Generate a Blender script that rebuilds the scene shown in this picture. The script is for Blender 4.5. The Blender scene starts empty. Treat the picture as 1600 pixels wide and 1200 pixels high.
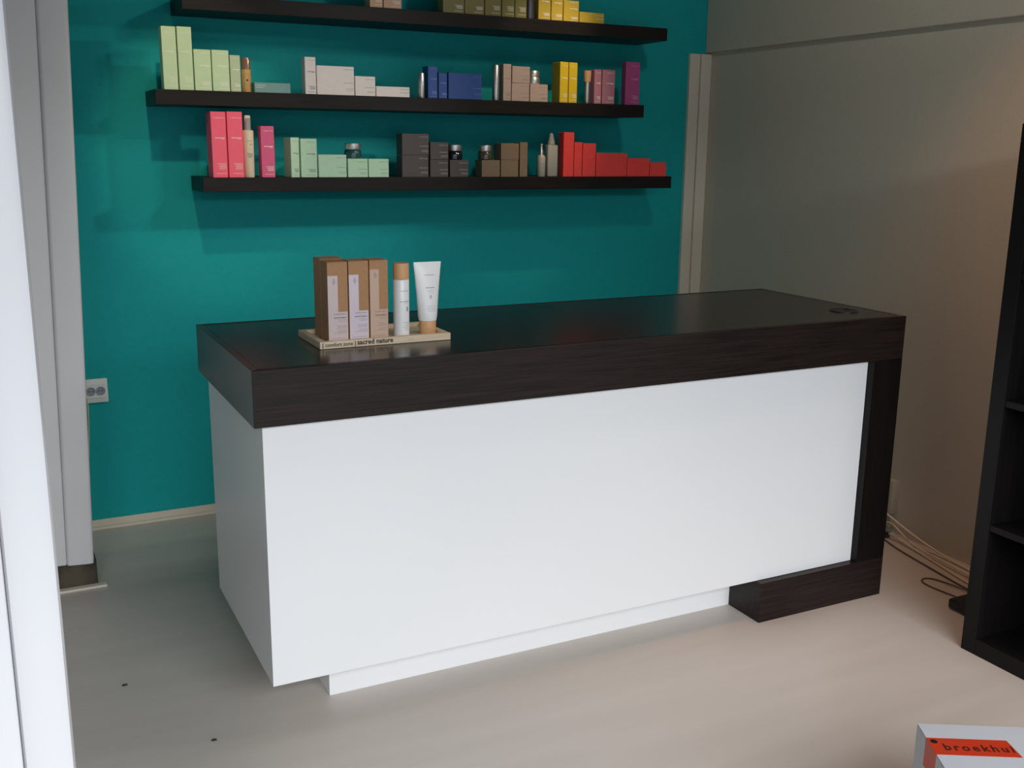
import bpy, bmesh, math, random
from mathutils import Matrix, Vector
random.seed(4)
SC = bpy.context.scene
COL = SC.collection

# ------------------------------------------------------------------ camera
YAW, PITCH, ROLL = 0.4679, -0.2259, 0.0119
fw = Vector((math.sin(YAW)*math.cos(PITCH), math.cos(YAW)*math.cos(PITCH), math.sin(PITCH)))
rt0 = Vector((math.cos(YAW), -math.sin(YAW), 0)); up0 = rt0.cross(fw)
rt = rt0*math.cos(ROLL) + up0*math.sin(ROLL); up = up0*math.cos(ROLL) - rt0*math.sin(ROLL)
cd = bpy.data.cameras.new('camera'); cd.sensor_width = 36; cd.lens = 36*1618.94/1600
cd.clip_start = .05; cd.clip_end = 60
cam = bpy.data.objects.new('camera', cd); COL.objects.link(cam)
mw = Matrix((rt, up, -fw)).transposed().to_4x4(); mw.translation = (-.4868, -2.222, 1.385)
cam.matrix_world = mw
SC.camera = cam

# ------------------------------------------------------------------ world, lights, exposure
SC.view_settings.view_transform = 'Standard'; SC.view_settings.look = 'None'
SC.view_settings.gamma = 1; SC.view_settings.use_curve_mapping = False
SC.view_settings.exposure = 0.0
SC.cycles.use_denoising = True
SC.cycles.max_bounces = 10; SC.cycles.diffuse_bounces = 6; SC.cycles.caustics_reflective = False
SC.cycles.sample_clamp_indirect = 6
w = bpy.data.worlds.new('daylight'); SC.world = w; w.use_nodes = True
w.node_tree.nodes['Background'].inputs[0].default_value = (.75, .87, 1, 1)
w.node_tree.nodes['Background'].inputs[1].default_value = .9

def area(name, loc, target, sx, sy, power, color, spread=180):
    l = bpy.data.lights.new(name, 'AREA'); l.shape = 'RECTANGLE'; l.size = sx; l.size_y = sy
    l.energy = power; l.color = color; l.spread = math.radians(spread)
    o = bpy.data.objects.new(name, l); COL.objects.link(o); o.location = loc
    o.rotation_euler = (Vector(target)-Vector(loc)).to_track_quat('-Z', 'Y').to_euler()
    return o
def spot(name, loc, target, power, color, angle, blend=.6, size=.03):
    l = bpy.data.lights.new(name, 'SPOT'); l.energy = power; l.color = color
    l.spot_size = math.radians(angle); l.spot_blend = blend; l.shadow_soft_size = size
    o = bpy.data.objects.new(name, l); COL.objects.link(o); o.location = loc
    o.rotation_euler = (Vector(target)-Vector(loc)).to_track_quat('-Z', 'Y').to_euler()
    return o
# daylight from the street through the shop front behind the camera
area('street_daylight', (-.1, -5.6, 3.55), (.1, -1.2, .5), 5.2, 2.6, 580, (.97, .98, 1.0))
# ceiling lamps of the shop, with one added side spot below them
area('ceiling_lamp', (1.6, -.35, 2.60), (1.1, 1.4, 1.2), .16, .16, 5, (1.0, .96, .90))
spot('wall_spot_lamp', (1.6, -.75, 2.60), (.1, 1.60, .75), 26, (1, .95, .86), 50, .9, .05)
spot('side_shadow_spot', (2.2, .08, 2.10), (-.15, 1.62, .85), 52, (1, .96, .86), 44, .9, .04)  # unseen spot below the ceiling, added for the long leftward shelf shadow
spot('shelf_spot_lamp', (1.78, 1.30, 2.62), (1.61, 1.44, 1.88), 30, (1, .78, .42), 17, .9)
spot('product_spot_lamp', (1.55, .55, 2.60), (1.50, 1.46, 1.60), 34, (1, .84, .56), 27, .7, .02)
spot('left_spot_lamp', (.0, .10, 2.62), (.20, 1.45, 1.52), 44, (1, .82, .55), 24)
spot('right_spot_lamp', (1.85, -.15, 2.62), (1.95, -.2, 0), 36, (1, .42, .16), 75, 1.0)

# ------------------------------------------------------------------ materials
def lin(c): return tuple(((v/255)/12.92 if v/255 <= .04045 else ((v/255+.055)/1.055)**2.4) for v in c)
MATS = {}
def mat(name, rgb, rough=.5, metal=0, spec=.5, noise=0, nscale=(3, 3, 3), bump=0, trans=0, alpha=1, coat=0, rgb2=None):
    if name in MATS: return MATS[name]
    m = bpy.data.materials.new(name); m.use_nodes = True; nt = m.node_tree
    b = nt.nodes['Principled BSDF']; c = lin(rgb)
    b.inputs['Base Color'].default_value = (*c, 1); b.inputs['Roughness'].default_value = rough
    b.inputs['Metallic'].default_value = metal; b.inputs['Specular IOR Level'].default_value = spec
    b.inputs['Transmission Weight'].default_value = trans; b.inputs['Coat Weight'].default_value = coat
    m.diffuse_color = (*c, 1)
    tc = nt.nodes.new('ShaderNodeTexCoord'); mp = nt.nodes.new('ShaderNodeMapping')
    mp.inputs['Scale'].default_value = nscale
    nt.links.new(tc.outputs['Object'], mp.inputs[0])
    nz = nt.nodes.new('ShaderNodeTexNoise'); nz.inputs['Scale'].default_value = 1; nz.inputs['Detail'].default_value = 5
    nt.links.new(mp.outputs[0], nz.inputs[0])
    cr = nt.nodes.new('ShaderNodeValToRGB')
    if rgb2: c2 = lin(rgb2)
    else: c2 = tuple(min(1, v*(1+noise)) for v in c); c = tuple(v*(1-noise) for v in c)
    cr.color_ramp.elements[0].position = .33; cr.color_ramp.elements[1].position = .67
    cr.color_ramp.elements[0].color = (*c, 1); cr.color_ramp.elements[1].color = (*c2, 1)
    nt.links.new(nz.outputs[0], cr.inputs[0]); nt.links.new(cr.outputs[0], b.inputs['Base Color'])
    if bump:
        bp = nt.nodes.new('ShaderNodeBump'); bp.inputs['Strength'].default_value = bump; bp.inputs['Distance'].default_value = .002
        nt.links.new(nz.outputs[0], bp.inputs['Height']); nt.links.new(bp.outputs[0], b.inputs['Normal'])
    MATS[name] = m; return m

teal = mat('teal_wall_paint', (26, 162, 164), .62, noise=.03, nscale=(60, 60, 60), bump=.12, spec=.15)
wallp = mat('off_white_wall_paint', (200, 191, 174), .7, noise=.02, nscale=(90, 90, 90), bump=.1, spec=.2)
greyp = mat('grey_wall_paint', (165, 163, 158), .8, noise=.02)
ceilp = mat('ceiling_paint', (110, 108, 104), .8, noise=.01)
floorm = mat('pale_vinyl_floor', (188, 180, 172), .42, rgb2=(193, 185, 177), nscale=(1.5, 14, 1), bump=.02, spec=.4)
trimw = mat('white_trim_paint', (214, 206, 190), .45, noise=.01)
column_white = mat('grey_white_cladding', (208, 208, 210), .5, noise=.01)
doorw = mat('white_door_paint', (203, 204, 208), .35, noise=.01)
concrete = mat('bare_dark_concrete', (44, 40, 34), .9, rgb2=(84, 76, 62), nscale=(14, 14, 9), bump=.6)
wenge_h = mat('wenge_laminate_horizontal', (22, 17, 15), .42, rgb2=(42, 32, 29), nscale=(5, 90, 190), bump=.08, spec=.25)
wenge_v = mat('wenge_laminate_vertical', (12, 10, 10), .45, rgb2=(23, 18, 17), nscale=(150, 150, 5), bump=.08, spec=.2)
wenge_top = mat('wenge_laminate_top', (26, 22, 20), .24, rgb2=(40, 34, 31), nscale=(5, 120, 120), bump=.05, spec=.55)
white_lam = mat('white_gloss_laminate', (232, 234, 236), .3, noise=.005, spec=.5)
shelfm = mat('black_brown_shelf_foil', (24, 20, 19), .45, rgb2=(33, 27, 25), nscale=(6, 80, 80), spec=.22)
cabm = mat('black_brown_cabinet_foil', (14, 12, 13), .5, rgb2=(20, 17, 18), nscale=(60, 60, 5), spec=.2)
plastic_black = mat('black_plastic', (18, 18, 19), .35, noise=.02)
plastic_white = mat('white_plastic', (225, 226, 224), .35, noise=.01)
plastic_beige = mat('beige_socket_plastic', (176, 170, 152), .4, noise=.01)  # dull beige in place of white for the low right-wall sockets
cablew = mat('off_white_cable', (222, 205, 180), .5, noise=.01)
cableg = mat('grey_cable', (96, 82, 72), .5, noise=.01)
tray_wood = mat('pale_plywood', (214, 194, 164), .5, rgb2=(232, 214, 186), nscale=(8, 90, 90))
kraft = mat('brown_kraft_card', (176, 134, 96), .75, noise=.05, nscale=(120, 120, 120))
kraft_cap = mat('tan_cap_plastic', (214, 164, 116), .5, noise=.02)
lab_lilac = mat('pale_lilac_label', (214, 196, 196), .6, noise=.01)
lab_white = mat('lilac_white_label', (220, 206, 216), .6, noise=.01)
lab_tan = mat('pale_pink_tan_label', (206, 176, 156), .6, noise=.01)
ink = mat('dark_ink', (40, 36, 38), .6)
ink_grey = mat('grey_ink', (140, 134, 140), .6)
ink_white = mat('white_ink', (240, 236, 225), .6)
bottle_white = mat('white_bottle_plastic', (238, 238, 238), .3, noise=.005)
cream_plastic = mat('cream_bottle_plastic', (226, 212, 184), .35, noise=.01)
clear_plastic = mat('clear_plastic', (205, 205, 200), .12, trans=.5)
frosted = mat('frosted_grey_plastic', (176, 170, 160), .35, trans=.15)
silver = mat('silver_metal', (225, 222, 218), .38, metal=1)
bronze = mat('bronze_gradient_glass', (186, 146, 92), .25, rgb2=(214, 172, 112), nscale=(5, 5, 14), coat=.4)
teal_glass = mat('dark_teal_glass', (34, 84, 82), .12, spec=.6, coat=.5)
black_glass = mat('black_glass', (16, 18, 22), .1, spec=.6, coat=.5)
olive_glass = mat('smoky_olive_glass', (74, 68, 48), .12, spec=.6, coat=.5)
tape_red = mat('orange_red_tape', (190, 54, 26), .35, noise=.02)
card_white = mat('white_carton_board', (184, 187, 193), .55, noise=.015, nscale=(20, 20, 20))

# ------------------------------------------------------------------ helpers
def link(name, me, m=None, parent=None, loc=(0, 0, 0), rz=0):
    o = bpy.data.objects.new(name, me); COL.objects.link(o)
    o.location = loc; o.rotation_euler = (0, 0, rz)
    if m is not None and len(me.materials) == 0: me.materials.append(m)
    if parent: o.parent = parent
    return o
def finish(bm, name, smooth=False):
    bmesh.ops.recalc_face_normals(bm, faces=bm.faces)
    me = bpy.data.meshes.new(name); bm.to_mesh(me); bm.free()
    if smooth:
        for p in me.polygons: p.use_smooth = True
        me.set_sharp_from_angle(angle=math.radians(35))
    return me
def add_box(bm, x0, x1, y0, y1, z0, z1, bev=0):
    r = bmesh.ops.create_cube(bm, size=1)
    for v in r['verts']:
        v.co = Vector(((x0+x1)/2+v.co.x*(x1-x0), (y0+y1)/2+v.co.y*(y1-y0), (z0+z1)/2+v.co.z*(z1-z0)))
    if bev:
        es = list({e for v in r['verts'] for e in v.link_edges})
        bmesh.ops.bevel(bm, geom=es, offset=bev, segments=2, affect='EDGES', profile=.5)
def box(name, x0, x1, y0, y1, z0, z1, m, parent=None, bev=.0008, origin=None):
    """origin: world point that becomes the object's origin"""
    bm = bmesh.new(); ox, oy, oz = origin or (0, 0, 0)
    add_box(bm, x0-ox, x1-ox, y0-oy, y1-oy, z0-oz, z1-oz, bev)
    return link(name, finish(bm, name), m, parent, origin or (0, 0, 0))
def lathe(name, prof, m, parent=None, loc=(0, 0, 0), n=28, sy=1.0):
    bm = bmesh.new(); rings = []
    for r, z in prof:
        if r < 1e-6: rings.append([bm.verts.new((0, 0, z))])
        else: rings.append([bm.verts.new((r*math.cos(2*math.pi*k/n), sy*r*math.sin(2*math.pi*k/n), z)) for k in range(n)])
    for a, b in zip(rings, rings[1:]):
        for k in range(n):
            k2 = (k+1) % n
            if len(a) == 1 and len(b) == 1: continue
            if len(a) == 1: bm.faces.new((a[0], b[k], b[k2]))
            elif len(b) == 1: bm.faces.new((a[k], b[0], a[k2]))
            else: bm.faces.new((a[k], a[k2], b[k2], b[k]))
    return link(name, finish(bm, name, True), m, parent, loc)
def tube(name, pts, r, m, parent=None, bez=True, res=6):
    cu = bpy.data.curves.new(name, 'CURVE'); cu.dimensions = '3D'; cu.bevel_depth = r; cu.bevel_resolution = 2; cu.resolution_u = res
    s = cu.splines.new('NURBS'); s.points.add(len(pts)-1)
    for p, q in zip(s.points, pts): p.co = (*q, 1)
    s.use_endpoint_u = True; s.order_u = 4 if len(pts) > 3 else 3
    o = bpy.data.objects.new(name, cu); COL.objects.link(o)
    me = bpy.data.meshes.new_from_object(o.evaluated_get(bpy.context.evaluated_depsgraph_get()))
    bpy.data.objects.remove(o)
    for p in me.polygons: p.use_smooth = True
    return link(name, me, m, parent)
def thing(name, label, cat, loc=(0, 0, 0), rz=0, group=None):
    o = bpy.data.objects.new(name, None); COL.objects.link(o); o.empty_display_size = .02
    o.location = loc; o.rotation_euler = (0, 0, rz); o['label'] = label; o['category'] = cat
    if group: o['group'] = group
    return o
def tag(o, label, cat, group=None):
    o['label'] = label; o['category'] = cat
    if group: o['group'] = group
    return o
def struct(o): o['kind'] = 'structure'; return o
TXT = {}
def text_mesh(s, spacing=1.0, bold=0.0):
    key = (s, spacing, bold)
    if key in TXT: return TXT[key]
    cu = bpy.data.curves.new('t', 'FONT'); cu.body = s; cu.size = 1; cu.resolution_u = 2; cu.extrude = .02
    cu.offset = bold; cu.space_character = spacing
    o = bpy.data.objects.new('t', cu); COL.objects.link(o)
    me = bpy.data.meshes.new_from_object(o.evaluated_get(bpy.context.evaluated_depsgraph_get()))
    bpy.data.objects.remove(o)
    xs = [v.co.x for v in me.vertices]; x0 = min(xs); wd = max(xs)-x0
    for v in me.vertices: v.co.x = (v.co.x-x0)/wd; v.co.y /= wd; v.co.z /= wd
    TXT[key] = me; return me
def text_on(parent, s, x, y, z, width, m, name='printed_text', spacing=1.0, bold=0.0, hs=1.0, flat=False, rz=0):
    """lettering that starts at x, baseline z, on a face looking towards -y (or up if flat)"""
    me = text_mesh(s, spacing, bold)
    if me.materials:
        if me.materials[0] != m: me = me.copy(); me.materials[0] = m
    else: me.materials.append(m)
    o = bpy.data.objects.new(name, me); COL.objects.link(o); o.parent = parent
    o.location = (x, y, z); o.scale = (width, width*hs, width*.5)
    o.rotation_euler = (0 if flat else math.pi/2, 0, rz)
    return o
def print_lines(parent, rects, y, m, name='fine_print'):
    """thin raised ink strips; rects = (x0, x1, z0, z1)"""
    bm = bmesh.new()
    for a, b, c, d in rects: add_box(bm, a, b, y-.0003, y, c, d)
    return link(name, finish(bm, name), m, parent)

# ------------------------------------------------------------------ room
YW, XR = 1.658, 2.424
def slab(name, *a, m):
    return struct(box(name, *a, m, bev=0))
slab('floor', -3.9, 2.7, -2.92, 1.9, -.1, 0, m=floorm)
slab('ceiling', -3.9, 2.7, -2.92, 1.9, 2.68, 2.78, m=ceilp)
slab('wall_back', -3.9, 2.7, YW, YW+.12, 0, 2.68, m=teal)
slab('wall_right', XR, XR+.15, -2.92, YW, 0, 2.68, m=wallp)
struct(box('wall_right_upper', XR-.018, XR, -2.8, YW, 1.792, 2.68, wallp, bev=.004)).name = 'trim_3'
slab('wall_left', -3.9, -3.8, -2.92, YW, 0, 2.68, m=greyp)
bm = bmesh.new()                                    # shop front wall with its window opening, behind the camera
for a in ((-3.8, -2.6, 0, 2.68), (2.3, XR, 0, 2.68), (-2.6, 2.3, 0, .12), (-2.6, 2.3, 2.12, 2.68)):
    add_box(bm, a[0], a[1], -2.92, -2.8, a[2], a[3])
struct(link('wall_front', finish(bm, 'wall_front'), wallp))
wf = bmesh.new()
for a in ((-2.6, -2.54, .18, 2.06), (2.24, 2.3, .18, 2.06), (-2.6, 2.3, .12, .18), (-2.6, 2.3, 2.06, 2.12)):
    add_box(wf, a[0], a[1], -2.88, -2.82, a[2], a[3])
struct(link('trim_8', finish(wf, 'opening_frame'), trimw))
# baseboard
struct(box('baseboard_back', -3.8, 2.31, YW-.010, YW, 0, .034, trimw, bev=.002))
struct(box('baseboard_back_shoe', -3.8, 2.31, YW-.028, YW-.010, 0, .011, trimw, bev=.003)).name = 'baseboard_back_lower'
# corner casing boards
struct(box('trim_1', 2.316, 2.369, YW-.018, YW, 0, 1.786, trimw, bev=.002))
t2 = struct(box('trim_2', 2.371, XR, YW-.026, YW, 0, 1.786, trimw, bev=.002))
# column at the left: leaning cladding over a bare concrete foot
def prism(name, quad_bottom, quad_top, m, parent=None, bev=0):
    bm = bmesh.new()
    b = [bm.verts.new(p) for p in quad_bottom]; t = [bm.verts.new(p) for p in quad_top]
    bm.faces.new(b[::-1]); bm.faces.new(t)
    for k in range(4): bm.faces.new((b[k], b[(k+1) % 4], t[(k+1) % 4], t[k]))
    if bev:
        es = [e for e in bm.edges if abs(e.verts[0].co.z-e.verts[1].co.z) > .5]
        bmesh.ops.bevel(bm, geom=es, offset=bev, segments=4, affect='EDGES', profile=.5)
    return link(name, finish(bm, name, True), m, parent)
yc = 1.12
col_o = struct(prism('trim_4', [(-.357, yc, .082), (-.277, yc, .077), (-.277, yc+.24, .077), (-.357, yc+.24, .082)],
             [(-.282, yc, 2.68), (-.193, yc, 2.68), (-.193, yc+.24, 2.68), (-.282, yc+.24, 2.68)], column_white, bev=.012))
col_p = struct(prism('trim_5', [(-.75, yc+.006, .092), (-.3572, yc+.006, .083), (-.3572, yc+.24, .083), (-.75, yc+.24, .092)],
             [(-.72, yc+.006, 2.68), (-.2822, yc+.006, 2.68), (-.2822, yc+.24, 2.68), (-.72, yc+.24, 2.68)], column_white, bev=.002))
struct(box('trim_6', -.75, -.270, yc+.006, yc+.235, .0, .086, concrete, bev=.003))
struct(box('trim_7', -.75, -.245, yc-.022, yc+.004, 0, .008, trimw, bev=.002))

# near door at the left of the picture
door = struct(thing('door_1', 'white painted door with a raised edge strip at the left', 'door', (-.7, -1.0, 0)))
del door['category']
d1 = bmesh.new(); add_box(d1, -.504+.7, -.450+.7, -.035, .035, 0, 2.3, .010); link('door_edge', finish(d1, 'door_edge', True), doorw, door)
d1 = bmesh.new(); add_box(d1, -.60+.7, -.5045+.7, -.029, .030, 0.005, 2.3, .003); link('door_leaf', finish(d1, 'door_leaf'), doorw, door)

# ------------------------------------------------------------------ desk
L, D, H, T = 1.964, .6595, .90, .1302
desk = thing('reception_desk', 'white reception desk with a thick dark wood top and dark right leg', 'desk')
bm = bmesh.new(); add_box(bm, 0.0185, L-.0185, 0.0185, D-.0185, H-.022, H-.0004, .0006)
link('tabletop', finish(bm, 'tabletop'), wenge_top, desk)
def mitre(name, pts, z0, z1, m):
    bm = bmesh.new()
    b = [bm.verts.new((x, y, z0)) for x, y in pts]; t = [bm.verts.new((x, y, z1)) for x, y in pts]
    n = len(pts); bm.faces.new(b[::-1]); bm.faces.new(t)
    for k in range(n): bm.faces.new((b[k], b[(k+1) % n], t[(k+1) % n], t[k]))
    bmesh.ops.bevel(bm, geom=list(bm.edges), offset=.0009, segments=1, affect='EDGES')
    return link(name, finish(bm, name), m, desk)
q = .018
mitre('front_fascia', [(0, 0), (L, 0), (L-q, q), (q, q)], H-T, H, wenge_h)
mitre('back_fascia', [(q, D-q), (L-q, D-q), (L, D), (0, D)], H-T, H, wenge_h)
wenge_s = mat('wenge_laminate_side', (34, 29, 27), .28, rgb2=(50, 43, 40), nscale=(90, 5, 190), bump=.06, spec=.5)
mitre('left_fascia', [(0, 0), (q, q), (q, D-q), (0, D)], H-T, H, wenge_s)
mitre('right_fascia', [(L, 0), (L, D), (L-q, D-q), (L-q, q)], H-T, H, wenge_s)
box('underside_board', q+.001, L-q-.001, q+.001, D-q-.001, H-T+.002, H-T+.016, wenge_top, desk)
LX = L-.1141
box('front_panel', .0233, LX-.001, .024, .042, .1265, H-T+.001, white_lam, desk, .0007)
box('side_panel', .0236, .0416, .0424, .652, .1265, H-T+.001, white_lam, desk, .0007)
box('base_panel', .0424, LX-.001, .0424, .652, .1265, .1445, white_lam, desk, .0007)
box('plinth', .194, 1.55, .1445, .60, 0, .126, white_lam, desk, .0008)
bm = bmesh.new(); add_box(bm, LX, L, 0, D-.002, .1262, H-T-.0006, .0009)
link('leg', finish(bm, 'leg'), wenge_v, desk)
bm = bmesh.new(); add_box(bm, 1.4733, L, 0, .1440, 0, .1256, .0009); add_box(bm, LX, L, .146, D-.002, 0, .1256, .0009)
link('foot', finish(bm, 'foot'), wenge_h, desk)
# cable grommet in the top
g = lathe('cable_grommet', [(0, .0008), (.034, .0008), (.035, .0016), (.043, .0022), (.0445, .0), (.0445, -.006), (0, -.006)], plastic_black, desk, (1.858, .150, H))
gs = lathe('cable_slot', [(0, .0030), (.009, .0030), (.0095, .001), (0, .001)], mat('slot_black', (6, 6, 6), .8), g, (.022, .010, 0), n=16)

# ------------------------------------------------------------------ wall shelves
SH = {1: (1.8552, .1443, 2.0474), 2: (1.5525, .0441, 1.9483), 3: (1.2681, .1813, 2.099)}
names = {1: 'dark floating wall shelf, topmost, cut by the top of the photo',
         2: 'dark floating wall shelf, middle of the three', 3: 'dark floating wall shelf, lowest of the three'}
for k, (z, a, b) in SH.items():
    zz = z-.0487
    o = box('wall_shelf', a, b, 1.4352, YW, zz, z, shelfm, None, .0012, origin=((a+b)/2, YW, zz))
    tag(o, names[k], 'shelf', 'dark floating shelves on the teal wall')

# ------------------------------------------------------------------ products
CARD = {}
def card(name, rgb, rough=.45): return mat(name, rgb, rough, noise=.02, nscale=(40, 40, 40))
c_green = card('sage_green_card', (196, 220, 178)); c_bluegreen = card('grey_teal_card', (112, 150, 150))
c_white = card('off_white_card', (246, 234, 226)); c_blue = card('deep_blue_card', (42, 84, 158))
c_taupe = card('taupe_metallic_card', (184, 160, 148), .32); c_yellow = card('mustard_yellow_card', (220, 184, 30))
c_mauve = card('mauve_pink_card', (190, 124, 140)); c_magenta = card('magenta_card', (176, 74, 132))
c_pink = card('coral_pink_card', (250, 98, 124)); c_rose = card('rose_pink_card', (216, 88, 132))
c_mint = card('mint_card', (190, 224, 192)); c_dark = card('charcoal_brown_card', (78, 68, 66))
c_brown = card('brown_card', (132, 110, 86)); c_red = card('red_card', (240, 70, 66))
c_lilac = card('tan_card', (206, 160, 128)); c_olive = card('olive_card', (124, 116, 58)); c_gold = card('golden_yellow_card', (200, 168, 56))
YF = 1.442
def carton(x0, x1, z0, z1, dep, m, inkm, label, group, style='tall', yf=YF):
    """printed product carton; style sets where the print sits"""
    w_, h_ = x1-x0-.0022, z1-z0-.0006
    t = thing('product_box', label, 'box', ((x0+x1)/2, yf+dep/2, z0), 0, group)
    bm = bmesh.new(); add_box(bm, -w_/2, w_/2, -dep/2, dep/2, 0, h_, .0010)
    link('carton', finish(bm, 'carton'), m, t)
    y = -dep/2-.0001; W = min(w_*.68, .034)
    if style == 'tall':
        xl = w_/2-W-w_*.08
        text_on(t, '[ comfort zone ]', xl, y, h_*.90, W, inkm, hs=1.2)
        print_lines(t, [(xl, xl+W*.95, h_*.60, h_*.60+.0022), (xl+W*.55, xl+W*.95, h_*.585, h_*.585+.0012)], y, inkm, 'title_print')
        print_lines(t, [(xl+W*a, xl+W, h_*z, h_*z+.0011) for a, z in ((.1, .21), (.3, .19), (.2, .17), (.35, .15), (.25, .13), (0, .06))], y, inkm)
    elif style == 'wide':
        xl = w_/2-W-.003
        text_on(t, '[ comfort zone ]', xl, y, h_-min(.012, h_*.28), W, inkm, hs=1.1)
        print_lines(t, [(xl, xl+W, h_*.42, h_*.42+.0012)], y, inkm, 'title_print')
        if h_ > .05: print_lines(t, [(xl+W*.2, xl+W, h_*z, h_*z+.0006) for z in (.24, .20, .16)], y, inkm)
    elif style == 'left':
        text_on(t, '[ comfort zone ]', -w_/2+.004, y, h_*.68, W, inkm, hs=1.1)
        print_lines(t, [(-w_/2+.004, -w_/2+.03, h_*.5, h_*.5+.001)], y, inkm, 'title_print')
    return t
def jar(x0, x1, z0, z1, body_m, lid_m, label, group=None, yf=YF, split=.58):
    r = (x1-x0)/2; h = z1-z0
    t = thing('cosmetic_jar', label, 'jar', ((x0+x1)/2, yf+r+.004, z0), 0, group)
    s = h*split
    lathe('jar_body', [(0, 0), (r*.9, 0), (r*.98, h*.05), (r, s*.5), (r*.95, s*.86), (r*.84, s), (0, s)], body_m, t)
    lathe('lid', [(0, s), (r*.90, s+.0004), (r*.92, s+.002), (r*.92, h-.002), (r*.87, h), (0, h)], lid_m, t)
    return t

Z2, Z3, Z1 = SH[2][0], SH[3][0], SH[1][0]
G = 'sage green boxes on the middle shelf'
carton(.0739, .1216, Z2, 1.7513, .055, c_green, ink_white, 'tall sage green product box, leftmost on the middle shelf', G)
carton(.1236, .1715, Z2, 1.7528, .055, c_green, ink_white, 'tall sage green product box, second from the left on the middle shelf', G)
carton(.1733, .2302, Z2, 1.6843, .055, c_green, ink_white, 'half-height sage green box right beside the tall green pair', G)
carton(.2316, .2891, Z2, 1.6851, .055, c_green, ink_white, 'half-height sage green box beside the small narrow green box', G)
carton(.2905, .3261, Z2, 1.6710, .04, card('dull_sage_card', (184, 200, 166)), ink_white, 'smallest narrow sage green box beside the bronze bottle', G)
t = thing('serum_bottle', 'small bronze cylindrical bottle between green box and flat grey-teal box', 'bottle', (.3486, YF+.022, Z2))
lathe('bottle_body', [(0, 0), (.0150, 0), (.0162, .002), (.0165, .07), (.0165, .0745), (0, .0745)], bronze, t)
lathe('cap', [(0, .075), (.0158, .075), (.0158, .104), (.0145, .1122), (0, .1122)], mat('bronze_smoke_cap', (150, 120, 100), .2, metal=.4), t)
print_lines(t, [(-.006, .006, .060, .0608), (-.003, .003, .036, .042)], -.0163, ink)
carton(.3696, .4954, Z2, 1.5862, .05, c_bluegreen, ink_white, 'flat grey-teal box lying beside the bronze bottle', None, 'left')
G = 'white boxes on the middle shelf'
carton(.5459, .5865, Z2, 1.6773, .045, c_white, ink_grey, 'narrow upright off-white box, tallest of the white set', G)
carton(.5878, .7246, Z2, 1.6507, .05, c_white, ink_grey, 'wide off-white box, largest of the white set', G, 'wide')
carton(.7266, .8034, Z2, 1.6204, .05, c_white, ink_grey, 'small squarish off-white box between the wide and the flat white ones', G, 'wide')
carton(.8050, .9341, Z2, 1.5885, .05, c_white, ink_grey, 'flat off-white box, lowest of the white set', G, 'wide')
t = thing('silver_bottle', 'short silver cylindrical bottle left of the blue boxes', 'bottle', (.9856, YF+.016, Z2))
lathe('bottle_body', [(0, 0), (.0120, 0), (.0125, .001), (.0125, .054), (0, .054)], silver, t)
lathe('cap', [(0, .0545), (.0122, .0545), (.0122, .087), (.0112, .0889), (0, .0889)], silver, t)
G = 'blue boxes on the middle shelf'
carton(1.0046, 1.0439, Z2, 1.6664, .055, c_blue, card('pale_blue_ink', (120, 150, 210)), 'tallest narrow deep blue box beside the short silver bottle', G)
carton(1.0465, 1.0824, Z2, 1.6443, .05, c_blue, MATS['pale_blue_ink'], 'narrow deep blue box in the middle of the blue set', G)
carton(1.0860, 1.2236, Z2, 1.6468, .05, c_blue, MATS['pale_blue_ink'], 'wide deep blue box, right of the blue set', G, 'wide')
t = thing('silver_bottle', 'tall silver cylindrical bottle left of the taupe boxes', 'bottle', (1.2902, YF+.018, Z2))
lathe('bottle_body', [(0, 0), (.0134, 0), (.0139, .001), (.0139, .062), (0, .062)], silver, t)
lathe('cap', [(0, .0625), (.0137, .0625), (.0137, .1265), (.0125, .1286), (0, .1286)], silver, t)
G = 'taupe boxes on the middle shelf'
carton(1.3119, 1.3468, Z2, 1.6871, .04, c_taupe, ink_grey, 'narrow upright taupe box beside the tall silver bottle', G)
carton(1.3480, 1.4250, Z2, 1.6191, .06, c_taupe, ink_grey, 'taupe box at the bottom of the stack of two', G, 'wide')
carton(1.3493, 1.4270, 1.6194, 1.6806, .06, c_taupe, ink_grey, 'taupe box at the top of the stack of two', G, 'wide')
carton(1.4268, 1.5058, Z2, 1.6178, .06, c_taupe, ink_grey, 'taupe box carrying the silver jar', G, 'wide')
jar(1.4309, 1.4822, 1.6181, 1.6675, silver, silver, 'silver cream jar standing on the right taupe box', None, split=.55)
G = 'mustard yellow boxes on the middle shelf'
carton(1.5571, 1.5958, Z2, 1.7054, .065, c_yellow, ink_white, 'mustard yellow upright box, left one of the pair', G)
carton(1.5973, 1.6364, Z2, 1.7046, .065, c_yellow, ink_white, 'mustard yellow upright box, right one of the pair', G)
t = thing('tan_capped_bottle', 'slim silver bottle with a wide tan cap left of the mauve boxes', 'bottle', (1.6916, YF+.018, Z2))
lathe('bottle_body', [(0, 0), (.0105, 0), (.0110, .001), (.0110, .082), (0, .082)], silver, t)
lathe('cap', [(0, .0825), (.0135, .0825), (.0156, .115), (.0156, .1253), (0, .1253)], kraft_cap, t)
G = 'mauve boxes on the middle shelf'
carton(1.7134, 1.7473, Z2, 1.6829, .04, c_mauve, ink_white, 'narrow mauve pink box beside the tan-capped bottle', G)
carton(1.7500, 1.8103, Z2, 1.6838, .05, c_mauve, ink_white, 'wider mauve pink box, right one of the mauve pair', G)
carton(1.8584, 1.9271, Z2, 1.7190, .03, c_magenta, card('pale_pink_ink', (226, 160, 196)), 'magenta box, rightmost on the middle shelf', None)

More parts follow.
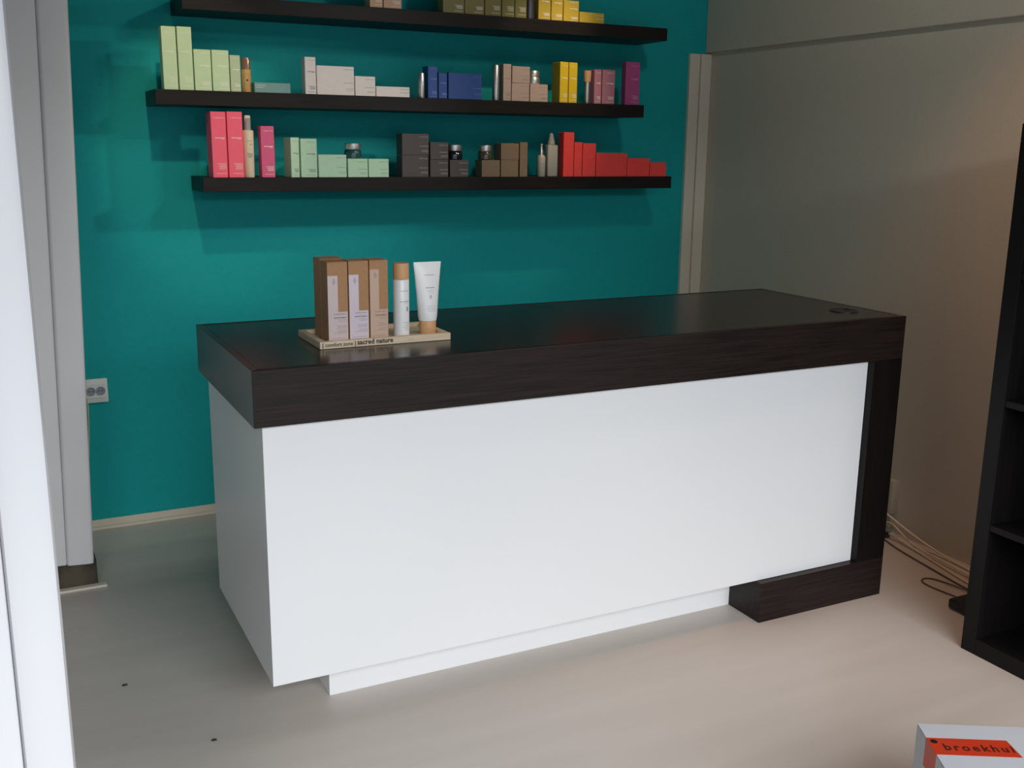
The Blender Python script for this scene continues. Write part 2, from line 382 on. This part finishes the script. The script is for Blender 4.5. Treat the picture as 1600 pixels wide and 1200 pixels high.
G = 'coral pink boxes on the lowest shelf'
carton(.2173, .2690, Z3, 1.4863, .085, c_pink, ink_white, 'tall coral pink box, leftmost on the lowest shelf', G)
carton(.2712, .3245, Z3, 1.4877, .085, c_pink, ink_white, 'tall coral pink box beside the cream pump bottle', G)
t = thing('pump_bottle', 'cream pump bottle with clear overcap between pink boxes', 'bottle', (.3462, YF+.024, Z3))
lathe('bottle_body', [(0, 0), (.0165, 0), (.0175, .002), (.0192, .150), (.0188, .1575), (.012, .160), (0, .160)], cream_plastic, t)
lathe('clear_cap', [(.0112, .1605), (.0112, .1980), (.0104, .1990), (.0104, .1605)], clear_plastic, t)
pn = lathe('pump_stem', [(0, .160), (.0088, .160), (.0088, .168), (.0040, .170), (.0040, .188), (0, .188)], mat('grey_pump_plastic', (222, 216, 205), .4), t)
ph = bmesh.new(); add_box(ph, -.010, .009, -.008, .008, .1885, .2085, .003); link('pump_head', finish(ph, 'pump_head'), cream_plastic, t)
print_lines(t, [(-.009, .009, .1225, .1238), (.001, .008, .110, .1130), (-.003, .003, .095, .096)]+[(-.009+.001*k, .010-.001*k, .080-.004*k, .0816-.004*k) for k in range(4)], -.0186, ink_grey)
carton(.3834, .4314, Z3, 1.4420, .045, c_rose, ink_white, 'shorter rose pink box right of the cream pump bottle', None)
G = 'mint boxes on the lowest shelf'
carton(.4866, .5182, Z3, 1.4052, .095, c_mint, ink_grey, 'narrow upright mint box, left end of the mint set', G)
carton(.5216, .5818, Z3, 1.4020, .09, c_mint, ink_grey, 'broader upright mint box, second in the mint set', G)
carton(.5846, .6894, Z3, 1.3475, .07, c_mint, ink_grey, 'wide low mint box, third in the mint set', G, 'wide')
carton(.6930, .7695, Z3, 1.3340, .07, c_mint, ink_grey, 'small mint box under the teal jar', G, 'wide')
carton(.7710, .8497, Z3, 1.3337, .07, c_mint, ink_grey, 'small mint box, right end of the mint set', G, 'wide')
jar(.6927, .7563, 1.3343, 1.3880, teal_glass, silver, 'dark teal jar with silver lid standing on a mint box', None)
G = 'charcoal boxes on the lowest shelf'
ik = card('pale_grey_ink', (190, 184, 178))
carton(.9000, 1.0065, Z3, 1.3464, .06, c_dark, ik, 'large charcoal box at the bottom of the left stack', G, 'wide')
carton(.9006, 1.0082, 1.3467, 1.4246, .06, c_dark, ik, 'large charcoal box at the top of the left stack', G, 'wide')
carton(1.0115, 1.0865, Z3, 1.3309, .06, c_dark, ik, 'smaller charcoal box at the bottom of the middle stack', G, 'wide')
carton(1.0119, 1.0870, 1.3312, 1.3954, .06, c_dark, ik, 'smaller charcoal box at the top of the middle stack', G, 'wide')
carton(1.0916, 1.1696, Z3, 1.3312, .06, c_dark, ik, 'single charcoal box under the black jar', G, 'wide')
jar(1.0935, 1.1567, 1.3315, 1.3870, black_glass, silver, 'black jar with silver lid standing on a charcoal box', None)
G = 'brown boxes on the lowest shelf'
ib = card('dull_brown_ink', (150, 130, 108))
carton(1.2239, 1.3025, Z3, 1.3311, .06, c_brown, ib, 'brown box under the smoky jar', G, 'wide')
carton(1.3050, 1.3820, Z3, 1.3315, .065, c_brown, ib, 'brown box at the bottom of the stack of two', G, 'wide')
carton(1.3050, 1.3838, 1.3318, 1.3948, .065, c_brown, ib, 'brown box at the top of the stack of two', G, 'wide')
carton(1.3862, 1.4219, Z3, 1.3992, .05, c_brown, ib, 'narrow upright brown box, right end of the brown set', G)
jar(1.2250, 1.2837, 1.3314, 1.3860, olive_glass, silver, 'smoky brown jar with silver lid standing on a brown box', None)
t = thing('dropper_bottle', 'small clear dropper bottle left of the frosted spray bottle', 'bottle', (1.4920, YF+.02, Z3))
lathe('bottle_body', [(0, 0), (.0150, 0), (.0165, .003), (.0165, .075), (.012, .082), (.010, .084), (0, .084)], frosted, t)
lathe('dropper', [(0, .0845), (.0085, .0845), (.0080, .100), (.0062, .103), (.0055, .118), (.0062, .1200), (.0075, .1215), (.0075, .1255), (0, .1287)], clear_plastic if False else silver, t)
print_lines(t, [(-.009, .009, z, z+.0008) for z in (.050, .044, .036)], -.0164, ink_grey)
t = thing('spray_bottle', 'frosted grey spray bottle left of the red boxes', 'bottle', (1.5365, YF+.022, Z3))
bm = bmesh.new(); add_box(bm, -.0225, .0225, -.017, .017, 0, .122, .005); link('bottle_body', finish(bm, 'body', True), frosted, t)
lathe('spray_cap', [(0, .1225), (.0150, .1225), (.0140, .135), (.0085, .155), (.0075, .1645), (0, .1650)], frosted, t)
lathe('spray_stem', [(.0, .1651), (.0048, .1651), (.0048, .1668), (0, .1670)], plastic_white, t)
G = 'red boxes on the lowest shelf'
ir = card('pale_red_ink', (228, 96, 92))
carton(1.5803, 1.6290, Z3, 1.4401, .045, c_red, ir, 'tallest red box, left end of the red set', G)
carton(1.6300, 1.6680, Z3, 1.4025, .045, c_red, ir, 'narrow red box beside the tallest red one', G)
carton(1.6691, 1.7310, Z3, 1.3990, .045, c_red, ir, 'medium upright red box, third in the red set', G)
carton(1.7324, 1.8810, Z3, 1.3620, .05, c_red, ir, 'widest red box, in the middle of the red set', G, 'wide')
carton(1.8819, 1.9920, Z3, 1.3415, .05, c_red, ir, 'low red box, second from the right end of its shelf', G, 'wide')
carton(1.9933, 2.0752, Z3, 1.3255, .05, c_red, ir, 'smallest red box, at the right end of its shelf', G, 'wide')

G = 'tan boxes on the topmost shelf'
carton(.7866, .8363, Z1, 1.995, .05, c_lilac, ink_white, 'narrower tan box on the topmost shelf, left one of two', G)
carton(.8376, .9074, Z1, 1.975, .05, c_lilac, ink_white, 'wider tan box on the topmost shelf, right one of two', G)
G = 'olive boxes on the topmost shelf'
OL = ['olive box on the topmost shelf, widest and leftmost of the olive row', 'olive box on the topmost shelf, second in the olive row',
      'olive box on the topmost shelf, middle of the olive row', 'narrow olive box on the topmost shelf, fourth in the row',
      'narrow olive box on the topmost shelf beside the grey bottle']
for (a, b, z), lb in zip(((1.065, 1.1515, 1.985), (1.152, 1.2325, 1.985), (1.2336, 1.302, 2.02), (1.3035, 1.3575, 2.03), (1.3584, 1.4085, 2.03)), OL):
    carton(a, b, Z1, z, .055, c_olive, ink_white, lb, G)
t = thing('grey_bottle', 'dark grey cylindrical bottle between olive and golden boxes on top shelf', 'bottle', (1.4320, YF+.02, Z1))
lathe('bottle_body', [(0, 0), (.0160, 0), (.0168, .002), (.0168, .10), (0, .10)], mat('grey_gloss_bottle', (96, 92, 98), .2, metal=.5), t)
lathe('cap', [(0, .1005), (.0164, .1005), (.0164, .138), (.015, .140), (0, .140)], silver, t)
G = 'golden yellow boxes on the topmost shelf'
carton(1.4578, 1.5118, Z1, 1.965, .05, c_gold, ink_white, 'golden box on the topmost shelf beside the grey bottle', G)
carton(1.5133, 1.5650, Z1, 1.960, .05, c_gold, ink_white, 'golden box on the topmost shelf, second of the golden set', G)
carton(1.5666, 1.6360, Z1, 1.9320, .05, c_gold, ink_white, 'shorter golden box brightly lit by the lamp on the topmost shelf', G)
carton(1.6377, 1.7506, Z1, 1.8941, .05, c_gold, ink_white, 'flat golden box at the right end of the topmost shelf', G, 'wide')

# ------------------------------------------------------------------ tray display on the desk
TX0, TX1, TY0, TY1, TZ = .206, .5485, .178, .372, H+.0003
tray = thing('display_tray', 'pale wooden display tray with black lettering on the desk', 'tray', ((TX0+TX1)/2, TY0, TZ))
ox = (TX0+TX1)/2; hw = (TX1-TX0)/2; dp = TY1-TY0
bm = bmesh.new(); add_box(bm, -hw+.015, hw-.015, .015, dp-.015, 0, .008, .0004); link('tray_base', finish(bm, 'tray_base'), tray_wood, tray)
for nm, a in (('front_rim', (-hw, hw, 0, .015)), ('back_rim', (-hw, hw, dp-.015, dp)), ('side_rim', (-hw, -hw+.015, .0152, dp-.0152)), ('side_rim', (hw-.015, hw, .0152, dp-.0152))):
    bm = bmesh.new(); add_box(bm, *a, 0, .0175, .0008); link(nm, finish(bm, nm), tray_wood, tray)
text_on(tray, '[ comfort zone ]', -hw+.006, -.0003, .0052, .084, ink, bold=.014)
text_on(tray, 'sacred nature', -hw+.094, -.0003, .0055, .093, ink, bold=.028)
print_lines(tray, [(.055, .072, .0075, .0082)], -.0002, ink_grey, 'wood_mark')
ZB = TZ+.0083
def kraft_box(x0, x1, y0, y1, h, labm, xs, ztop, label, printed=True):
    w_ = x1-x0; d_ = y1-y0
    t = thing('kraft_box', label, 'box', ((x0+x1)/2, y0, ZB), 0, 'kraft boxes on the display tray')
    bm = bmesh.new(); add_box(bm, -w_/2, w_/2, 0, d_, 0, h-.0012, .0007); link('carton', finish(bm, 'carton'), kraft, t)
    bm = bmesh.new(); add_box(bm, -w_/2+.0006, w_/2-.0006, .0006, d_-.0006, h-.0011, h, .0003); link('top_flap', finish(bm, 'top_flap'), kraft, t)
    if printed:
        bm = bmesh.new(); k = .0005; X0 = -w_/2; xm = X0+w_*xs; xe = X0+w_*.965; zb = h*.022; zm = h*.378; zt = h*ztop
        pts = [(X0+.0004, zb), (xe, zb), (xe, zm), (xm, zm), (xm, zt), (X0+.0004, zt)]
        f = [bm.verts.new((x, -k, z)) for x, z in pts]; r = [bm.verts.new((x, 0, z)) for x, z in pts]
        bm.faces.new(f); bm.faces.new(r[::-1])
        for i in range(6): bm.faces.new((f[i], r[i], r[(i+1) % 6], f[(i+1) % 6]))
        lb = link('label', finish(bm, 'label'), labm, t)
        cx = X0+w_*xs*.62; cz = zt-.0145; rr = []
        for i in range(6):                                    # round whorl emblem
            r_ = .0045*(1-abs(i-2.5)/3.4); rr.append((cx-r_, cx+r_, cz-.008+i*.0029, cz-.0068+i*.0029))
        print_lines(lb, rr, -k, ink_grey, 'emblem')
        xt = X0+w_*.30; W = w_*.60
        text_on(lb, '[ comfort zone ]', xt, -k-.0001, h*.345, W*.95, ink)
        text_on(lb, 'sacred nature', xt-.001, -k-.0001, h*.298, W, ink, bold=.015)
        print_lines(lb, [(xt+W*a, xt+W, h*z, h*z+.0006) for a, z in ((.3, .275), (.35, .255), (.2, .20), (.25, .185), (.15, .17), (.3, .14), (.2, .125), (-.1, .11))]+[(xt-W*.3, xt+W*.98, h*.045, h*.045+.0005)], -k, ink_grey)
    return t
kraft_box(.2395, .2905, .215, .272, .197, lab_lilac, .50, .83, 'brown kraft box with pale lilac label, leftmost front box on tray')
kraft_box(.2935, .3445, .216, .272, .1975, lab_white, .49, .83, 'brown kraft box with whitest lilac label, middle of the tray')
kraft_box(.3475, .3955, .217, .272, .1975, lab_tan, .50, .885, 'brown kraft box with pinkish tan label, beside the white bottle')
kraft_box(.2395, .2995, .2735, .333, .199, lab_lilac, .5, .83, 'brown kraft box behind the leftmost front box', False)
t = thing('lotion_bottle', 'white cylindrical bottle with tan cap standing on the tray', 'bottle', (.4375, .237, ZB))
B = lathe('bottle_body', [(0, 0), (.0185, 0), (.0203, .0018), (.0205, .143), (.0195, .1450), (0, .1450)], bottle_white, t, n=40)
lathe('cap', [(0, .1455), (.0200, .1455), (.0203, .1480), (.0203, .183), (.0190, .1860), (0, .1860)], kraft_cap, t, n=40)
def curved_text(parent, s, z, width, R, m, ang0=0, bold=0, hs=1.0, name='printed_text'):
    me = text_mesh(s, 1.0, bold).copy(); me.materials.clear(); me.materials.append(m)
    for v in me.vertices:
        a = ang0+(v.co.x-.5)*width/R; rr = R+.0002+v.co.z*width*.3
        v.co = Vector((rr*math.sin(a), -rr*math.cos(a), z+v.co.y*width*hs))
    return link(name, me, None, parent)
def curved_lines(parent, rows, R, m, ang0=0, name='fine_print'):
    bm = bmesh.new()
    for x0, x1, z0, z1 in rows:
        n = 6; vs = []
        for i in range(n+1):
            a = ang0+(x0+(x1-x0)*i/n)/R
            vs.append((bm.verts.new(((R+.0003)*math.sin(a), -(R+.0003)*math.cos(a), z0)), bm.verts.new(((R+.0003)*math.sin(a), -(R+.0003)*math.cos(a), z1))))
        for p, q_ in zip(vs, vs[1:]): bm.faces.new((p[0], q_[0], q_[1], p[1]))
    return link(name, finish(bm, name), m, parent)
A0 = .12
curved_text(t, '[ comfort zone ]', .1160, .024, .0205, ink, A0)
curved_text(t, 'sacred nature', .0890, .024, .0205, ink, A0, .01)
curved_lines(t, [(-.003, .010, .0850, .0855), (.005, .009, .066, .076), (.0065, .0075, .064, .078)], .0205, ink_grey, A0)
curved_lines(t, [(-.006+.003*(i % 3), .012, .037-i*.0042, .0376-i*.0042) for i in range(6)], .0205, ink_grey, A0, 'ingredient_print')
t = thing('squeeze_tube', 'white squeeze tube standing upside down on its tan cap', 'tube', (.5125, .245, ZB))
lathe('cap', [(0, 0), (.0205, 0), (.0215, .0015), (.0220, .0325), (.0210, .0340), (0, .0340)], kraft_cap, t, n=40)
bm = bmesh.new(); n = 40; rings = []
for k in range(15):                                       # body flattens upwards into the crimped end
    f = k/14; z = .0345+f*.1505
    rx = .0245+.0135*f**1.1; ry = .0245*(1-f)**.75+.0008
    if k == 0: rx = ry = .0228
    rings.append([bm.verts.new((rx*math.cos(2*math.pi*i/n), ry*math.sin(2*math.pi*i/n), z)) for i in range(n)])
for a, b in zip(rings, rings[1:]):
    for i in range(n): bm.faces.new((a[i], a[(i+1) % n], b[(i+1) % n], b[i]))
bm.faces.new(rings[0][::-1]); bm.faces.new(rings[-1])
tb = link('tube_body', finish(bm, 'tube_body', True), bottle_white, t)
def tube_y(z): f = (z-.0345)/.1505; return -(.0245*(1-f)**.75+.0008)
def tube_text(s, z, width, m, bold=0):
    me = text_mesh(s, 1.0, bold).copy(); me.materials.clear(); me.materials.append(m)
    for v in me.vertices:
        x = (v.co.x-.5)*width+.002; zz = z+v.co.y*width; f = (zz-.0345)/.1505; rx = .0245+.0135*f**1.1
        v.co = Vector((x, tube_y(zz)*math.sqrt(max(0, 1-(x/rx)**2))-.0004-v.co.z*width*.3, zz))
    return link('printed_text', me, None, t)
tube_text('[ comfort zone ]', .1510, .027, ink); tube_text('sacred nature', .1190, .024, ink, .01)
def tube_lines(rows, name):
    bm = bmesh.new()
    for x0, x1, z0, z1 in rows:
        vs = []
        for i in range(5):
            x = x0+(x1-x0)*i/4+.002
            vs.append([bm.verts.new((x, tube_y(z)*math.sqrt(1-(x/(.0245+.0135*((z-.0345)/.1505)**1.1))**2)-.0004, z)) for z in (z0, z1)])
        for p, q_ in zip(vs, vs[1:]): bm.faces.new((p[0], q_[0], q_[1], p[1]))
    link(name, finish(bm, name), ink_grey, t)
tube_lines([(-.008, .010, .1120, .1126), (-.006, .010, .1075, .1081)]+[(-r_, r_, .092+i*.0022, .093+i*.0022) for i, r_ in enumerate((.0015, .003, .0035, .003, .0015))], 'emblem')
tube_lines([(-.009-.001*(i % 3), .012, .0735-i*.0045, .0741-i*.0045) for i in range(4)], 'fine_print')

# ------------------------------------------------------------------ sockets and cables
t = thing('wall_socket', 'white double wall socket on the teal wall beside the column', 'socket', (-.1925, YW, .517))
bm = bmesh.new(); add_box(bm, -.0415, .0415, -.011, 0, -.0435, .0435, .004); link('frame', finish(bm, 'frame', True), plastic_white, t)
ins = bmesh.new(); add_box(ins, -.034, .034, -.0135, -.0112, -.026, .026, .001); io = link('insert', finish(ins, 'insert'), plastic_white, t)
rec_m = mat('socket_recess_grey', (150, 152, 158), .5)
for cx in (-.0165, .0165):
    r = lathe('socket_face', [(.0150, 0), (.0158, .0022), (.0140, .0024), (.0132, .0004), (0, .0004)], rec_m, t, (cx, -.0135, 0), n=24)
    r.rotation_euler = (math.pi/2, 0, 0)
    for hx in (-.0055, .0055):
        h_ = lathe('pin_hole', [(0, .0009), (.0022, .0009), (.0022, .0003), (0, .0003)], plastic_black, r, (hx, 0, 0), n=10)
tag(tube('socket_cord', [(-.222, YW-.013, .493), (-.223, YW-.03, .45), (-.226, YW-.02, .36), (-.240, YW-.018, .2), (-.27, YW-.02, .015)], .0022, mat('yellowed_cord', (196, 204, 168), .5)),
    'thin pale cord hanging below the socket at the column edge', 'cord')
t = thing('surface_socket', 'white surface-mounted socket block low on the right wall by desk', 'socket', (XR, .412, .078))
bm = bmesh.new(); add_box(bm, -.034, 0, -.04, .04, 0, .128, .004); link('housing', finish(bm, 'housing', True), plastic_beige, t)
for zc in (.034, .094):
    r = lathe('socket_face', [(.019, 0), (.020, .0025), (.0175, .0025), (.0165, .0004), (0, .0004)], rec_m, t, (-.034, 0, zc), n=24); r.rotation_euler = (0, -math.pi/2, 0)
t = thing('cable_plug', 'white plug with cable in the lower socket beside the desk', 'plug', (XR-.037, .408, .105))
p = lathe('plug_body', [(0, 0), (.0165, 0), (.017, .012), (.011, .022), (.006, .032), (0, .033)], plastic_white, t, n=20); p.rotation_euler = (0, -math.pi/2, 0)
t = thing('telephone_socket', 'small white box at the foot of the wall below the socket block', 'socket', (XR, .412, .022))
bm = bmesh.new(); add_box(bm, -.022, 0, -.03, .03, 0, .048, .003); link('housing', finish(bm, 'housing', True), plastic_beige, t)
t = thing('cable_connector', 'dark connector end lying on the floor beside the desk leg', 'connector', (2.362, .365, .0))
bm = bmesh.new(); add_box(bm, -.012, .012, -.018, .018, 0.0005, .014, .002); link('connector_body', finish(bm, 'connector_body', True), mat('dark_grey_plastic', (60, 56, 52), .4), t)
for k in range(3):
    bm = bmesh.new(); add_box(bm, -.013, .013, -.016+k*.011, -.010+k*.011, .0145, .017, .0005); link('contact_ridge', finish(bm, 'contact_ridge'), plastic_black, t)
G = 'cables along the right wall'
def cable(pts, m, label, r=.0035): tag(tube('cable', pts, r, m), label, 'cable', G)
cable([(2.352, .400, .112), (2.325, .360, .116), (2.36, .27, .060), (2.390, .17, .018), (2.385, .06, .0045), (2.37, -.05, .0045), (2.36, -.20, .0045), (2.36, -.4, .0045)], cablew,
      'off-white cable from the plug, uppermost of those by the wall')
cable([(2.401, .41, .030), (2.39, .375, .060), (2.380, .31, .032), (2.365, .23, .010), (2.345, .10, .0130), (2.325, -.02, .0120), (2.315, -.2, .0045), (2.32, -.4, .0045)], cablew,
      'off-white cable from behind the desk, second from the top')
cable([(2.366, .345, .016), (2.362, .30, .018), (2.352, .22, .0060), (2.330, .11, .0045), (2.295, -.02, .0045), (2.27, -.14, .0045), (2.27, -.4, .0045)], cablew,
      'off-white cable starting at the dark floor connector', .004)
cable([(2.350, .38, .0035), (2.330, .33, .0035), (2.305, .25, .0035), (2.285, .14, .0035), (2.265, .02, .0035), (2.238, -.12, .0035), (2.23, -.4, .0035)], cableg,
      'thin brownish cable lowest on the floor', .0028)
cable([(2.23, -.40, .010), (2.235, -.20, .009), (2.225, -.10, .008), (2.222, -.02, .003), (2.205, .025, .003), (2.160, .020, .003), (2.150, -.03, .003), (2.160, -.10, .003), (2.175, -.20, .003), (2.18, -.40, .003)], cableg,
      'grey cable bent in a loop in front of the cabinet side', .0026)
# flat black device by the cabinet
t = thing('floor_device', 'low black box on the floor behind the dark shelving unit', 'device', (2.175, -.262, 0))
bm = bmesh.new(); add_box(bm, -.10, .10, -.100, .092, .004, .034, .006); link('housing', finish(bm, 'housing', True), plastic_black, t)
for sx in (-.08, .08):
    for sy in (-.08, .07): lathe('rubber_foot', [(0, 0), (.008, 0), (.008, .0038), (0, .0038)], plastic_black, t, (sx, sy, 0), n=12)

# ------------------------------------------------------------------ shelving unit at the right wall
CX, CY1, CH, CD = 1.896, -.373, 1.456, .39
t = thing('shelving_unit', 'tall black-brown open shelving unit cut by the right photo edge', 'shelving', (CX, CY1, 0))
def cbox(nm, x0, x1, y0, y1, z0, z1, mm=cabm): 
    bm = bmesh.new(); add_box(bm, x0, x1, y0, y1, z0, z1, .001); return link(nm, finish(bm, nm), mm, t)
W4 = .79
cbox('side_panel', 0, CD, -.046, 0, 0, CH); cbox('side_panel', 0, CD, -W4, -W4+.046, 0, CH)
cbox('base_board', .0, CD, -W4+.0465, -.0465, 0, .048); cbox('top_board', 0, CD, -W4+.0465, -.0465, CH-.048, CH)
for z in (.378, .730, 1.070): cbox('shelf_board', .002, CD-.002, -W4+.0465, -.0465, z-.009, z+.009)
zs = [.048, .369, .387, .721, .739, 1.061, 1.079, CH-.048]
for a, b in zip(zs[::2], zs[1::2]): cbox('divider', .004, CD-.004, -.404, -.386, a+.0003, b-.0003)
cbox('back_panel', CD-.0015, CD+.002, -W4+.047, -.047, .05, CH-.05)

# ------------------------------------------------------------------ white carton in the near corner
ang = math.radians(-29.5)
t = thing('shipping_carton', 'white cardboard carton with orange-red printed tape in the near corner', 'box', (1.001, -.993, 0), ang)
# local: +x along the back edge, -y towards the camera
bm = bmesh.new(); add_box(bm, 0, .44, -.32, 0, 0, .328, .002); link('carton_body', finish(bm, 'carton_body'), card_white, t)
bm = bmesh.new(); add_box(bm, .0005, .4395, -.157, -.0005, .3283, .3300, .0005); link('top_flap', finish(bm, 'top_flap'), card_white, t)
bm = bmesh.new(); add_box(bm, .0005, .4395, -.3195, -.159, .3283, .3300, .0005); link('top_flap', finish(bm, 'top_flap'), card_white, t)
bm = bmesh.new()
vs = [bm.verts.new(p) for p in ((.0, -.050, .3302), (.1450, -.050, .3302), (.1520, -.104, .3302), (.0, -.104, .3302))]
vt = [bm.verts.new((v.co.x, v.co.y, .3306)) for v in vs]
bm.faces.new(vt); bm.faces.new(vs[::-1])
for i in range(4): bm.faces.new((vs[i], vs[(i+1) % 4], vt[(i+1) % 4], vt[i]))
add_box(bm, -.0004, 0, -.104, -.050, .275, .3304)
tp = link('tape', finish(bm, 'tape'), tape_red, t)
text_on(tp, 'broekhui', .022, -.089, .3307, .124, mat('dark_red_ink', (70, 18, 10), .5), flat=True, spacing=1.3, bold=.022, hs=1.1)
lathe('punched_hole', [(0, .3309), (.0065, .3309), (.0065, .3306), (0, .3306)], plastic_black, tp, (.010, -.062, 0), n=14)

# ------------------------------------------------------------------ crumbs on the floor
for (x, y, s, lb) in ((-.271, .423, .008, 'small dark scrap on the pale floor left of the desk'), (-.113, .063, .008, 'small dark curled scrap on the floor near the photo bottom')):
    bm = bmesh.new(); bmesh.ops.create_icosphere(bm, subdivisions=1, radius=s)
    for v in bm.verts: v.co = Vector((v.co.x*random.uniform(.6, 1.3), v.co.y*random.uniform(.3, .7), max(0, v.co.z*.45+s*.2)))
    o = link('floor_scrap', finish(bm, 'scrap'), mat('scrap_brown', (52, 44, 38), .8), None, (x, y, .0))
    tag(o, lb, 'scrap', 'scraps on the floor')
